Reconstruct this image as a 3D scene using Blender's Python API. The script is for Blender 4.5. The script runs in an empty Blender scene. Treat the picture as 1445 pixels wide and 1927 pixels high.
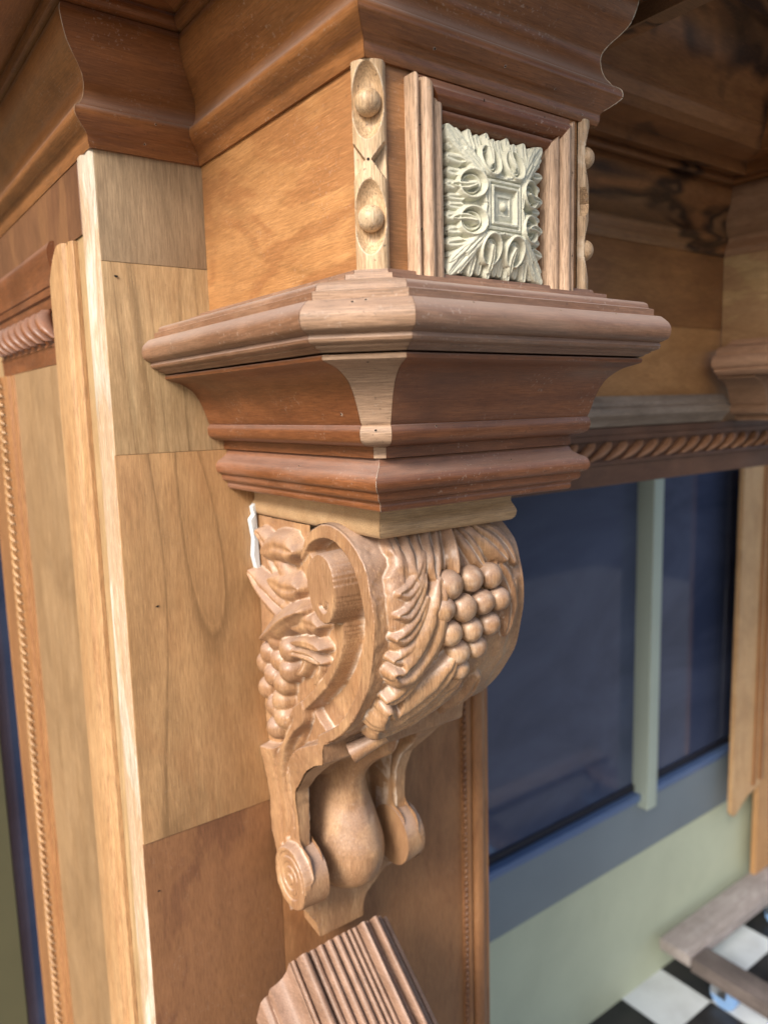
import bpy, bmesh, math, random
import numpy as np
from mathutils import Vector, Matrix, noise
random.seed(7)
sc = bpy.context.scene
C = sc.collection
H0 = 2.11                                   # eye height above the floor; all shapes below are written relative to the eye

# ------------------------------------------------------------------ camera
cam = bpy.data.cameras.new('camera'); co = bpy.data.objects.new('camera', cam); C.objects.link(co)
R = Matrix(((0.80340931, 0.10200558, -0.58662453, 0), (-0.59484597, 0.09398313, -0.79832665, 0), (-0.02630096, 0.9903343, 0.13618453, 0), (0, 0, 0, 1)))
co.matrix_world = Matrix.Translation((0, 0, H0)) @ R
cam.sensor_fit = 'VERTICAL'; cam.sensor_height = 36.0; cam.lens = 1433.125 / 1927 * 36
cam.clip_start = 0.02; cam.clip_end = 200
cam.dof.use_dof = True; cam.dof.focus_distance = 0.68; cam.dof.aperture_fstop = 4.6
sc.camera = co
# ------------------------------------------------------------------ sky, sun, exposure
SUN_EL, SUN_AZ = math.radians(35), math.radians(246)   # azimuth measured from +Y towards +X
w = bpy.data.worlds.new('World'); sc.world = w; w.use_nodes = True
nt = w.node_tree; bg = nt.nodes['Background']
sky = nt.nodes.new('ShaderNodeTexSky'); sky.sky_type = 'NISHITA'; sky.sun_disc = False
sky.sun_elevation = SUN_EL; sky.sun_rotation = SUN_AZ
sky.air_density = 1.0; sky.dust_density = 3.0; sky.ozone_density = 1.0
nt.links.new(sky.outputs[0], bg.inputs[0]); bg.inputs[1].default_value = 0.135
sl = bpy.data.lights.new('sun', 'SUN'); sl.energy = 3.0; sl.angle = math.radians(20); sl.color = (1.0, 0.945, 0.87)
so = bpy.data.objects.new('sun', sl); C.objects.link(so)
sd = Vector((math.sin(SUN_AZ) * math.cos(SUN_EL), math.cos(SUN_AZ) * math.cos(SUN_EL), math.sin(SUN_EL)))
so.rotation_euler = sd.to_track_quat('Z', 'Y').to_euler(); so.location = (0, 0, 6)
vs = sc.view_settings; vs.view_transform = 'Standard'; vs.look = 'None'; vs.gamma = 1; vs.use_curve_mapping = False
vs.exposure = 0.66

# ------------------------------------------------------------------ helpers
def link(name, me, mats, parent=None, smooth=40):
    o = bpy.data.objects.new(name, me); C.objects.link(o)
    for m in (mats if isinstance(mats, (list, tuple)) else [mats]): me.materials.append(m)
    if smooth is not None and len(me.polygons):
        me.polygons.foreach_set('use_smooth', [True] * len(me.polygons))
        if smooth < 180:
            try: me.set_sharp_from_angle(angle=math.radians(smooth))
            except Exception: pass
    if parent:
        o.parent = parent; o.matrix_parent_inverse = parent.matrix_world.inverted()
    return o
def mesh(name, verts, faces, mats, parent=None, smooth=40, mi=None):
    me = bpy.data.meshes.new(name)
    me.from_pydata([(v[0], v[1], v[2] + H0) for v in verts], [], faces)
    if mi is not None: me.polygons.foreach_set('material_index', mi)
    me.update(); return link(name, me, mats, parent, smooth)
def thing(name, loc, label, cat, group=None):
    o = bpy.data.objects.new(name, None); C.objects.link(o); o.empty_display_size = .05
    o.location = (loc[0], loc[1], loc[2] + H0); o.matrix_world = Matrix.Translation(o.location)
    o['label'] = label; o['category'] = cat
    if group: o['group'] = group
    return o
def box(name, x0, x1, y0, y1, z0, z1, mat, parent=None, bev=0.0012):
    bm = bmesh.new(); bmesh.ops.create_cube(bm, size=1)
    for v in bm.verts:
        v.co = Vector(((x0 + x1) / 2 + v.co.x * (x1 - x0), (y0 + y1) / 2 + v.co.y * (y1 - y0), (z0 + z1) / 2 + v.co.z * (z1 - z0) + H0))
    if bev: bmesh.ops.bevel(bm, geom=bm.edges[:], offset=bev, segments=2, profile=.6, affect='EDGES')
    me = bpy.data.meshes.new(name); bm.to_mesh(me); bm.free()
    return link(name, me, mat, parent, 35)
def cat(pts, n=4, closed=False):             # smooth curve through points
    P = [Vector((p[0], p[1], 0)) for p in pts]; out = []
    for i in range(len(P) - 1):
        a = P[i - 1] if i else P[i] * 2 - P[i + 1]; d = P[i + 2] if i + 2 < len(P) else P[i + 1] * 2 - P[i]
        for k in range(n):
            t = k / n; b, c = P[i], P[i + 1]
            q = 0.5 * ((2 * b) + (c - a) * t + (2 * a - 5 * b + 4 * c - d) * t * t + (3 * b - a - 3 * c + d) * t ** 3)
            out.append((q.x, q.y))
    out.append((P[-1].x, P[-1].y)); return out
def mitres(foot):
    n = []
    for i in range(len(foot) - 1):
        dx, dy = foot[i + 1][0] - foot[i][0], foot[i + 1][1] - foot[i][1]; L = math.hypot(dx, dy)
        n.append((-dy / L * -1, dx / L * -1))
    m = []
    for i in range(len(foot)):
        if i == 0: m.append(n[0])
        elif i == len(foot) - 1: m.append(n[-1])
        else:
            a, b = n[i - 1], n[i]; k = 1 + a[0] * b[0] + a[1] * b[1]; m.append(((a[0] + b[0]) / k, (a[1] + b[1]) / k))
    return m
# one length of moulding between footprint corners i and i+1 (profile = (offset, height)), plus nail holes (t along, index on profile)
def run(name, foot, i, prof, mat, parent, div=0, caps=True, holes=(), smooth=32, ends=(.0002, .0002), j=None):
    m = mitres(foot)
    a, b = foot[i], foot[i + 1]; V = []; F = []; n = len(prof); div = max(1, div)
    L = math.hypot(b[0] - a[0], b[1] - a[1]); ux, uy = (b[0] - a[0]) / L, (b[1] - a[1]) / L
    for k in range(div + 1):
        t = k / div
        for o, z in prof:
            p0 = (a[0] + m[i][0] * o + ux * ends[0], a[1] + m[i][1] * o + uy * ends[0]); p1 = (b[0] + m[i + 1][0] * o - ux * ends[1], b[1] + m[i + 1][1] * o - uy * ends[1])
            V.append((p0[0] * (1 - t) + p1[0] * t, p0[1] * (1 - t) + p1[1] * t, z))
    for k in range(div):
        for q in range(n - 1):
            F.append((k * n + q, k * n + q + 1, (k + 1) * n + q + 1, (k + 1) * n + q))
    if caps:
        F.append(tuple(range(n))); F.append(tuple(reversed([div * n + q for q in range(n)])))
    mi = [0] * len(F)
    nx, ny = uy, -ux
    for t, q in holes:
        o, z = prof[q]; o2, z2 = prof[q + 1]
        p0 = Vector((a[0] * (1 - t) + b[0] * t + nx * o, a[1] * (1 - t) + b[1] * t + ny * o, z)); d = Vector((nx * (o2 - o), ny * (o2 - o), z2 - z)).normalized()
        u = Vector((ux, uy, 0)); nn = u.cross(d).normalized()
        if nn.dot(Vector((nx, ny, .2))) < 0: nn.negate()
        r = random.uniform(.0006, .0011)
        for rr, h, mm in ((r * 1.7, .0002, 2), (r, .0004, 1)):
            s0 = len(V); off = random.uniform(-.4, .4) * r if mm == 2 else 0
            for k in range(7):
                an = k / 7 * 2 * math.pi; s = rr * random.uniform(.7, 1.15)
                V.append(tuple(p0 + nn * h + u * (s * math.cos(an) + off) + d * s * math.sin(an)))
            F.append(tuple(range(s0, s0 + 7))); mi.append(mm)
    return mesh(name, V, F, [mat, MHOLE, MPUTTY], parent, smooth, mi)

# ------------------------------------------------------------------ materials
def N(nt, t, **k):
    n = nt.nodes.new(t)
    for a, b in k.items(): setattr(n, a, b)
    return n
def mix(nt, f, a, b, mode='MIX'):
    m = N(nt, 'ShaderNodeMix', data_type='RGBA', blend_type=mode)
    for s, v in ((m.inputs[0], f), (m.inputs[6], a), (m.inputs[7], b)):
        if isinstance(v, bpy.types.NodeSocket): nt.links.new(v, s)
        elif isinstance(v, (tuple, list)): s.default_value = (*v[:3], 1)
        else: s.default_value = v
    return m.outputs[2]
def ramp(nt, src, stops):
    r = N(nt, 'ShaderNodeValToRGB'); e = r.color_ramp.elements
    while len(e) < len(stops): e.new(0.5)
    for i, (p, v) in enumerate(stops): e[i].position = p; e[i].color = (v, v, v, 1) if not isinstance(v, tuple) else (*v, 1)
    nt.links.new(src, r.inputs[0]); return r.outputs[0]
def mth(nt, op, a, b=0.0, c=None):
    m = N(nt, 'ShaderNodeMath', operation=op)
    for s, v in zip(m.inputs, (a, b, c)):
        if v is None: continue
        if isinstance(v, bpy.types.NodeSocket): nt.links.new(v, s)
        else: s.default_value = v
    return m.outputs[0]
ROT = [0.0]
def coords(nt, axis, along, across, seed=0.0):
    tc = N(nt, 'ShaderNodeTexCoord'); mp = N(nt, 'ShaderNodeMapping'); src = tc.outputs['Object']
    if ROT[0]:
        m0 = N(nt, 'ShaderNodeMapping'); nt.links.new(src, m0.inputs[0]); m0.inputs['Rotation'].default_value = (0, 0, ROT[0]); src = m0.outputs[0]
    nt.links.new(src, mp.inputs[0])
    s = [across] * 3; s['XYZ'.index(axis)] = along; mp.inputs['Scale'].default_value = s; mp.inputs['Location'].default_value = (seed * 3.1, seed * 5.7, seed * 7.3)
    return mp.outputs[0]
def noi(nt, vec, scale, detail=4, rough=.55, dist=0.0):
    n = N(nt, 'ShaderNodeTexNoise'); nt.links.new(vec, n.inputs['Vector']); n.inputs['Scale'].default_value = scale
    n.inputs['Detail'].default_value = detail; n.inputs['Roughness'].default_value = rough; n.inputs['Distortion'].default_value = dist; return n.outputs[0]
def wood(name, c1, c2, axis='X', grain=.5, rings=.0, ring_k=14, patch=None, patch_amt=.6, edge=None, edge_amt=.5, rough=.45, bump=.12, seed=0.0, stain=0.0, speck=.25, coat=0.0, fiber=1.0, dust=0.0, up=0.0):
    m = bpy.data.materials.new(name); m.use_nodes = True; nt = m.node_tree; b = nt.nodes['Principled BSDF']
    v1 = coords(nt, axis, .12, 1, seed); v2 = coords(nt, axis, .06, 1, seed); v3 = coords(nt, axis, 1, 1, seed); vr = coords(nt, axis, .16, 1, seed + 2)
    g = noi(nt, v1, 55, 5, .6, .6)
    fine = noi(nt, v2, 900, 3, .7)
    col = mix(nt, ramp(nt, g, [(.3, 0.), (.7, 1.)]), c1, c2)
    big = noi(nt, v3, 7, 3, .6, .8)
    dk = tuple(x * .62 for x in c1)
    col = mix(nt, mth(nt, 'MULTIPLY', ramp(nt, big, [(.42, 0.), (.72, 1.)]), grain), col, dk)
    if rings:
        rr = noi(nt, vr, 4.2, 2, .5, .6)
        s = mth(nt, 'FRACT', mth(nt, 'MULTIPLY', rr, ring_k))
        line = ramp(nt, s, [(0., .35), (.55, 0.), (.86, .25), (.96, 1.), (1., .1)])
        col = mix(nt, mth(nt, 'MULTIPLY', line, rings), col, tuple(x * .55 for x in c1))
    if patch:
        pn = noi(nt, coords(nt, axis, .35, 1, seed + 1), 12, 4, .55, 1.2)
        pf = ramp(nt, pn, [(.47, 0.), (.53, 1.)])
        col = mix(nt, mth(nt, 'MULTIPLY', pf, patch_amt), col, patch)
    if stain:
        sn = noi(nt, coords(nt, axis, .6, 1, seed), 3.6, 4, .55, .5)
        col = mix(nt, mth(nt, 'MULTIPLY', ramp(nt, sn, [(.52, 0.), (.54, 1.)]), .55), col, (.20, .125, .07))
        ln = ramp(nt, sn, [(.50, 0.), (.53, 1.), (.54, 1.), (.56, 0.)])
        col = mix(nt, mth(nt, 'MULTIPLY', ln, stain), col, (.012, .008, .008))
        sn2 = noi(nt, v3, 11, 3, .5, .4)
        col = mix(nt, mth(nt, 'MULTIPLY', ramp(nt, sn2, [(.62, 0.), (.72, 1.)]), stain * .5), col, (.03, .018, .014))
    # pores and short fibres
    col = mix(nt, mth(nt, 'MULTIPLY', ramp(nt, fine, [(.36, 1.), (.52, 0.)]), .42 * fiber), col, tuple(x * .45 for x in c1))
    col = mix(nt, mth(nt, 'MULTIPLY', ramp(nt, fine, [(.55, 0.), (.74, 1.)]), .30 * fiber), col, tuple(min(1, x * 1.55 + .012) for x in c2))
    if speck:
        sp = noi(nt, v3, 300, 2, .6); spb = noi(nt, v3, 18, 2, .5)
        f = mth(nt, 'MULTIPLY', ramp(nt, sp, [(.62, 0.), (.67, 1.)]), ramp(nt, spb, [(.45, 0.), (.65, 1.)]))
        col = mix(nt, mth(nt, 'MULTIPLY', f, speck), col, (.50, .43, .36))
        sp2 = noi(nt, v3, 260, 2, .6)
        col = mix(nt, mth(nt, 'MULTIPLY', ramp(nt, sp2, [(.66, 0.), (.72, 1.)]), speck * 1.2), col, (.02, .012, .01))
    if dust:
        dn = noi(nt, v1, 9, 5, .65, .5)
        col = mix(nt, mth(nt, 'MULTIPLY', ramp(nt, dn, [(.50, 0.), (.74, 1.)]), dust), col, (.40, .35, .32))
    if up:  # pale dust on upward faces, with skylight put into the colour as well
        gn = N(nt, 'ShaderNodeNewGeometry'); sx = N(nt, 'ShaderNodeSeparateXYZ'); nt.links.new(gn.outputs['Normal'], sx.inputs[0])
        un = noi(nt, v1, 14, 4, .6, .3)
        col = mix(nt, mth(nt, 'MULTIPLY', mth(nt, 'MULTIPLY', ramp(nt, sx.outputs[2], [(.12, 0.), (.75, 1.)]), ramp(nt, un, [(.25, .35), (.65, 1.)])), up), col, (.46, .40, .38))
    if edge:
        ge = N(nt, 'ShaderNodeNewGeometry'); pt = ramp(nt, ge.outputs['Pointiness'], [(.515, 0.), (.56, 1.)])
        en = noi(nt, v3, 60, 4, .6)
        col = mix(nt, mth(nt, 'MULTIPLY', mth(nt, 'MULTIPLY', pt, ramp(nt, en, [(.38, 0.), (.6, 1.)])), edge_amt), col, edge)
    nt.links.new(col, b.inputs['Base Color'])
    rn = mth(nt, 'ADD', mth(nt, 'MULTIPLY', noi(nt, v3, 25, 4, .6), .25), rough - .12); nt.links.new(rn, b.inputs['Roughness'])
    b.inputs['Specular IOR Level'].default_value = .38
    if coat: b.inputs['Coat Weight'].default_value = coat; b.inputs['Coat Roughness'].default_value = .2
    bp = N(nt, 'ShaderNodeBump'); bp.inputs['Strength'].default_value = bump; bp.inputs['Distance'].default_value = .002
    hh = mth(nt, 'ADD', mth(nt, 'MULTIPLY', fine, .5), mth(nt, 'MULTIPLY', noi(nt, v3, 320, 3, .6), .5)); nt.links.new(hh, bp.inputs['Height'])
    nt.links.new(bp.outputs[0], b.inputs['Normal'])
    return m
def plain(name, col, rough=.5, metal=0, var=.15, scale=8, bump=0, spec=.5, var2=None):
    m = bpy.data.materials.new(name); m.use_nodes = True; nt = m.node_tree; b = nt.nodes['Principled BSDF']
    v = coords(nt, 'X', 1, 1); n = noi(nt, v, scale, 5, .6, .4)
    c = mix(nt, ramp(nt, n, [(.3, 0.), (.72, 1.)]), col, var2 or tuple(x * (1 - var) for x in col))
    nt.links.new(c, b.inputs['Base Color']); b.inputs['Roughness'].default_value = rough; b.inputs['Metallic'].default_value = metal; b.inputs['Specular IOR Level'].default_value = spec
    if bump:
        bp = N(nt, 'ShaderNodeBump'); bp.inputs['Strength'].default_value = bump; bp.inputs['Distance'].default_value = .003
        nt.links.new(noi(nt, v, scale * 30, 4, .6), bp.inputs['Height']); nt.links.new(bp.outputs[0], b.inputs['Normal'])
    return m
MHOLE = plain('nail hole', (.012, .008, .006), .9, var=0); MPUTTY = plain('splinter', (.42, .30, .22), .8, var=.2)
RED1, RED2 = (.150, .050, .018), (.240, .086, .030)
EDGE = (.48, .40, .34)
def red(name, axis, seed=0., **k):
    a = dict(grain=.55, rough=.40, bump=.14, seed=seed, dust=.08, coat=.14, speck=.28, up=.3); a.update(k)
    return wood(name, RED1, RED2, axis, **a)
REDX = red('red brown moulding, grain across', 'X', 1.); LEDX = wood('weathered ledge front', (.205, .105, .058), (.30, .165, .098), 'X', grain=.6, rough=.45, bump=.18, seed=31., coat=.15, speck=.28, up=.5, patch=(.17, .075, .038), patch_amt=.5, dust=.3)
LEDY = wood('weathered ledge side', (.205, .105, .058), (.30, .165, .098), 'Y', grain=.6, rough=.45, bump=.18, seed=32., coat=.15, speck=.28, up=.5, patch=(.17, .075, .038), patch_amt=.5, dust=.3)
REDY = red('red brown moulding, grain to the back', 'Y', 2.3)
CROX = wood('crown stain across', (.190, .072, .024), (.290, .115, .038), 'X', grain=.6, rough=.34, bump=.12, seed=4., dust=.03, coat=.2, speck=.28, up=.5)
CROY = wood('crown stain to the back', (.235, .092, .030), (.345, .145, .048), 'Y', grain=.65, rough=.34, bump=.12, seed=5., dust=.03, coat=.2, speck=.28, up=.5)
SECY = wood('second crown side', (.34, .19, .11), (.50, .31, .19), 'Y', grain=.5, rough=.42, bump=.1, seed=8.5, speck=.1, coat=.3)  # lighter than the other crown lengths: side light painted into the colour
SHADX = wood('stained crown', (.22, .095, .038), (.31, .145, .058), 'X', grain=.7, rough=.38, coat=.2, bump=.1, seed=8., stain=.95, speck=0)
ROT[0] = math.pi / 4
FRESH = wood('fresh cut beech', (.29, .178, .110), (.41, .270, .175), 'X', grain=.4, rough=.5, bump=.2, seed=3., fiber=1.3, speck=.3)
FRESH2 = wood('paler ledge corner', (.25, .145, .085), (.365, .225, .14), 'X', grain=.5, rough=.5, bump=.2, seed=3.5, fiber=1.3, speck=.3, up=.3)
ROT[0] = 0.0
FRESHZ = wood('fresh cut beech upright', (.42, .265, .165), (.56, .385, .26), 'Z', grain=.22, rough=.52, bump=.22, seed=6., fiber=1.8, speck=.2)
BEADM = wood('pale turned wood', (.50, .32, .17), (.66, .48, .30), 'Z', grain=.35, rough=.48, bump=.2, seed=6.6, edge=(.75, .66, .52), edge_amt=.5, fiber=1.7, speck=.5, patch=(.26, .12, .05), patch_amt=.35)
ORANGEY = wood('orange veneer side', (.40, .185, .065), (.50, .255, .10), 'Y', grain=.5, rings=.45, ring_k=7, rough=.42, bump=.08, seed=2., patch=(.29, .12, .042), patch_amt=.7, speck=.15, coat=.15)
ORANGEX = wood('orange veneer front', (.33, .15, .055), (.42, .205, .085), 'X', grain=.45, rings=.2, rough=.45, bump=.08, seed=9., patch=(.17, .08, .035), patch_amt=.6, speck=.2)
TANZ = wood('tan board', (.41, .265, .130), (.55, .38, .205), 'Z', grain=.5, rings=.95, ring_k=15, rough=.42, bump=.07, seed=1.5, speck=.1, coat=.1, patch=(.33, .18, .08), patch_amt=.25)
TANZ2 = wood('tan board lower', (.37, .205, .090), (.50, .30, .140), 'Z', grain=.55, rings=.9, ring_k=13, rough=.42, bump=.07, seed=1.9, speck=.1, coat=.12, patch=(.40, .20, .085), patch_amt=.22)
GREYZ = wood('grey brown board', (.29, .205, .125), (.41, .30, .185), 'Z', grain=.6, rings=.4, ring_k=10, rough=.5, bump=.08, seed=5.2, speck=.1)
DARKB = wood('brown board', (.140, .060, .028), (.21, .095, .043), 'Z', grain=.5, rings=.15, rough=.42, bump=.07, seed=3.3, speck=.08, patch=(.30, .145, .06), patch_amt=.35, coat=.12)
DARKB2 = wood('brown board right', (.22, .095, .038), (.30, .140, .058), 'Z', grain=.5, rings=.15, rough=.42, bump=.07, seed=7.3, speck=.08, patch=(.33, .165, .07), patch_amt=.35, coat=.12)
FRIEZ = wood('figured frieze', (.26, .12, .045), (.35, .17, .065), 'X', grain=.6, rings=.3, ring_k=8, rough=.45, bump=.06, seed=11., speck=0, patch=(.17, .07, .03), patch_amt=.4)
FRIEZL = wood('figured frieze light', (.40, .20, .075), (.50, .27, .11), 'X', grain=.5, rings=.3, ring_k=8, rough=.45, bump=.06, seed=12., speck=0, patch=(.30, .14, .05), patch_amt=.4)
LITBLKY = wood('pale second block', (.62, .41, .20), (.74, .53, .30), 'Y', grain=.5, rings=.5, ring_k=9, rough=.42, bump=.06, seed=14., speck=0, patch=(.40, .20, .12), patch_amt=.4, coat=.2)  # light falling on the second block's side is put into this base colour
GREYW = wood('weathered grey strip', (.20, .15, .11), (.36, .29, .23), 'X', grain=.6, rough=.6, bump=.15, seed=15., speck=.1)
LINT = wood('dark lintel', (.105, .048, .028), (.16, .078, .045), 'X', grain=.6, rough=.5, bump=.1, seed=16., speck=.1, dust=.15)
STRIPZ = wood('orange upright strip', (.28, .125, .048), (.38, .19, .08), 'Z', grain=.3, rough=.45, bump=.15, seed=17., fiber=1.4, speck=.1)
STRIPP = wood('pale ogee strip', (.40, .215, .095), (.52, .32, .16), 'Z', grain=.3, rough=.5, bump=.15, seed=18., fiber=1.4, speck=.1)
RAWW = wood('raw white edge', (.44, .34, .23), (.72, .65, .56), 'Z', grain=.5, rough=.7, bump=.3, seed=19., fiber=1.2, speck=.1, patch=(.46, .28, .15), patch_amt=.75)
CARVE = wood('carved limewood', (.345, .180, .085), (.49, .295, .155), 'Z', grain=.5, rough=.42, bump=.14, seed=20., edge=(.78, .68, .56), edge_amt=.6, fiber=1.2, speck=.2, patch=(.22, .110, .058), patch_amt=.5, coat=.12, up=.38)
CARVEX = wood('carved top block', (.43, .265, .135), (.54, .36, .20), 'X', grain=.4, rough=.45, bump=.14, seed=21., edge=(.72, .58, .42), edge_amt=.5, fiber=1.2, speck=.25)
REED = wood('reeded wood', (.22, .125, .080), (.34, .205, .14), 'Y', grain=.3, rough=.48, bump=.12, seed=22., edge=(.66, .50, .40), edge_amt=.6, fiber=1.0, speck=.2)
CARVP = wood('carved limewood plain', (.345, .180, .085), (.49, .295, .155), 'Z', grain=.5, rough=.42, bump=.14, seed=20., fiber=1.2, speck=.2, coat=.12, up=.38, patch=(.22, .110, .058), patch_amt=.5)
RESIN = plain('cream resin', (.60, .585, .46), .55, var=.12, scale=30, bump=.25)
PLASTER = plain('white filler', (.62, .66, .68), .8, var=.05)
def sm(*pts, n=5): return cat(list(pts), n)
YW = .8139
# ================================================================== the mantel
MT = thing('fireplace_mantel', (.5, 1.1, -H0), 'large wooden mantel with carved grape corbel, dark stacked mouldings and cream rosette', 'mantel')

# ---- crown cornice following every step of the frieze
CF = [(.249, 1.42), (.249, YW), (.364, YW), (.364, .5036), (.632, .5036), (.632, YW), (1.41, YW), (1.41, .5036), (1.678, .5036), (1.678, YW), (1.80, YW), (1.80, 1.42)]
CROWN_LO = [(-.006, .2650), (-.004, .2636), (.0030, .2634)] + sm((.0048, .2680), (.0052, .2739), (.0080, .2774), (.0118, .2800)) + [(.0129, .2812)] + \
    sm((.0153, .2828), (.0194, .2872), (.0198, .2912), (.0186, .2950), (.0155, .2976)) + [(.0127, .2990)] + \
    sm((.0120, .3005), (.0077, .3076), (.0052, .3174), (.0055, .3274), (.0099, .3353), (.0174, .3437), (.0232, .3514), (.0262, .3594), (.0283, .3676), (.0292, .3740), (.0275, .3812)) + [(.012, .3815), (-.006, .3815)]
CROWN_HI = [(-.006, .3816), (.0235, .3817), (.0280, .3835)] + sm((.0330, .3845), (.0350, .3885), (.0350, .3925), (.0330, .3960)) + [(.0330, .3975), (.0800, .3975), (.0800, .3800)] + \
    [(.0835, .3800), (.0840, .3995), (.1130, .3995), (.1140, .3975), (.1357, .3970), (.1370, .4117)] + sm((.1400, .4150), (.1475, .4230), (.1490, .4290)) + [(.1530, .4300)] + \
    sm((.1540, .4420), (.1580, .4640), (.1700, .4860), (.1900, .5030), (.2150, .5110)) + [(.2320, .5130)] + sm((.2360, .5200), (.2400, .5300), (.2380, .5400)) + [(.2450, .5420), (.2450, .5480), (.2640, .5490), (.2640, .5900), (-.006, .5900)]
cm_lo = [CROY, CROX, CROY, CROX, SHADX, SHADX, SECY, CROX, CROX, CROX, CROY]
for i in range(11):
    hol = {1: [(.35, 36), (.45, 9), (.52, 30)], 3: [(.22, 18), (.5, 20), (.75, 18), (.92, 4)]}.get(i, [])
    run('crown_moulding', CF, i, CROWN_LO, cm_lo[i], MT, holes=hol)
    run('cornice_shelf_moulding', CF, i, CROWN_HI, [CROY, CROX, CROY, CROX, SHADX, SHADX, CROY, CROX, CROX, CROX, CROY][i], MT)
CF2 = [(a, b) for a, b in CF]
# unseen shelf board closing the top, added to block light
Vt = [(.249 - .26, 1.42, .5905), (.249 - .26, .244, .5905), (2.06, .244, .5905), (2.06, 1.42, .5905)]
Vt = Vt + [(x, y, .615) for x, y, z in Vt]
mesh('mantel_shelf', Vt, [(0, 1, 2, 3), (7, 6, 5, 4), (0, 4, 5, 1), (1, 5, 6, 2), (2, 6, 7, 3), (3, 7, 4, 0)], CROX, MT)
# bright raw edge where the front length of crown ends
def tube(name, pts, r, mat, parent, seg=6, smooth=180):
    V = []; F = []; P = [Vector(p) for p in pts]
    for i, p in enumerate(P):
        t = (P[min(i + 1, len(P) - 1)] - P[max(i - 1, 0)]).normalized()
        a = t.cross(Vector((0, 0, 1)) if abs(t.z) < .9 else Vector((1, 0, 0))).normalized(); b = t.cross(a)
        rr = r[i] if isinstance(r, (list, tuple)) else r
        for k in range(seg):
            an = 2 * math.pi * k / seg; V.append(tuple(p + a * rr * math.cos(an) + b * rr * math.sin(an)))
    for i in range(len(P) - 1):
        for k in range(seg): F.append((i * seg + k, i * seg + (k + 1) % seg, (i + 1) * seg + (k + 1) % seg, (i + 1) * seg + k))
    F.append(tuple(range(seg))[::-1]); F.append(tuple((len(P) - 1) * seg + k for k in range(seg)))
    return mesh(name, V, F, mat, parent, smooth)
ed = [(.632 + o, .5036 - o, z) for o, z in CROWN_LO[12:-4]]
def mitre_line(foot, i, prof, r, mat, k0=0, k1=None):
    m = mitres(foot)[i]; pts = [(foot[i][0] + m[0] * (o + .0001), foot[i][1] + m[1] * (o + .0001), z) for o, z in prof[k0:k1]]
    tube('joint_edge', pts, [r * (.4 + 1.2 * abs(noise.noise(Vector((i * 3.3, 0, k * .45))))) for k in range(len(pts))], mat, MT, 5)
mitre_line(CF, 1, CROWN_LO, .00045, RAWW, 10, -3)
tube('raw_edge', ed, [.0004 + .0007 * abs(noise.noise(Vector((0, 0, i * .7)))) for i in range(len(ed))], RAWW, MT, 5)

# ---- capital block with its veneered faces
A0 = .0174
BX0, BX1, BY = .364, .627, .5036
box('block_side_veneer', BX0, BX0 + .012, BY + A0, YW - .0005, .095, .2665, ORANGEY, MT, .0006)
box('block_front_veneer', BX0 + A0, BX1 - A0, BY, BY + .012, .095, .2665, ORANGEX, MT, .0006)
box('block_side_veneer', BX1 - .012, BX1, BY + A0, YW - .0005, .095, .2665, ORANGEY, MT, .0006)
# ---- turned bead strip on each chamfered corner
def bead_strip(name, cx, cy, ang, z0, z1):
    nu, nv = 44, 300; W = .0132; V = []; F = []
    tu = (math.cos(ang), math.sin(ang)); nn = (math.sin(ang), -math.cos(ang))
    balls = [.2338, .1476]; zm = .1905
    for j in range(nv + 1):
        z = z0 + (z1 - z0) * j / nv
        for i in range(nu + 1):
            q = -1 + 2 * i / nu; u = q * W
            h = .0035 + .0085 * math.sqrt(max(0, 1 - q * q * .93))
            for bz in balls:
                e = (u / .0125) ** 2 + ((z - bz) / .0285) ** 2
                if e < 1: h = min(h, .0015 + .0105 * e ** 2.2 * math.sqrt(max(0, 1 - q * q * .9)))
            dz = abs(z - zm); lim = .0026 + dz * .72
            if abs(u) > lim and dz < .0135: h = min(h, .0020)
            if i in (0, nu): h = 0
            V.append((cx + tu[0] * u + nn[0] * h, cy + tu[1] * u + nn[1] * h, z))
    for j in range(nv):
        for i in range(nu):
            a = j * (nu + 1) + i; F.append((a, a + 1, a + nu + 2, a + nu + 1))
    F.append(tuple(range(nu + 1))[::-1]); F.append(tuple(nv * (nu + 1) + i for i in range(nu + 1)))
    o = mesh(name, V, F, BEADM, MT, 50)
    for bz in balls:
        bm = bmesh.new(); bmesh.ops.create_uvsphere(bm, u_segments=32, v_segments=20, radius=.0104)
        for v in bm.verts: v.co = v.co + Vector((cx + nn[0] * .0068, cy + nn[1] * .0068, bz + H0))
        me = bpy.data.meshes.new('bead'); bm.to_mesh(me); bm.free(); link('bead', me, BEADM, o, 180)
    bm = bmesh.new(); bmesh.ops.create_circle(bm, cap_ends=True, radius=.0012, segments=12)
    for v in bm.verts:
        x, y = v.co.x, v.co.y; v.co = Vector((cx + tu[0] * x + nn[0] * .0123, cy + tu[1] * x + nn[1] * .0123, zm + y + H0))
    me = bpy.data.meshes.new('nail'); bm.to_mesh(me); bm.free(); link('nail', me, MHOLE, o, None)
    return o
bead_strip('bead_strip', BX0 + A0 / 2 - .0005, BY + A0 / 2 - .0005, math.radians(-45), .1040, .2632)
bead_strip('bead_strip', BX1 - A0 / 2 + .0005, BY + A0 / 2 - .0005, math.radians(45), .1040, .2660)

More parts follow.
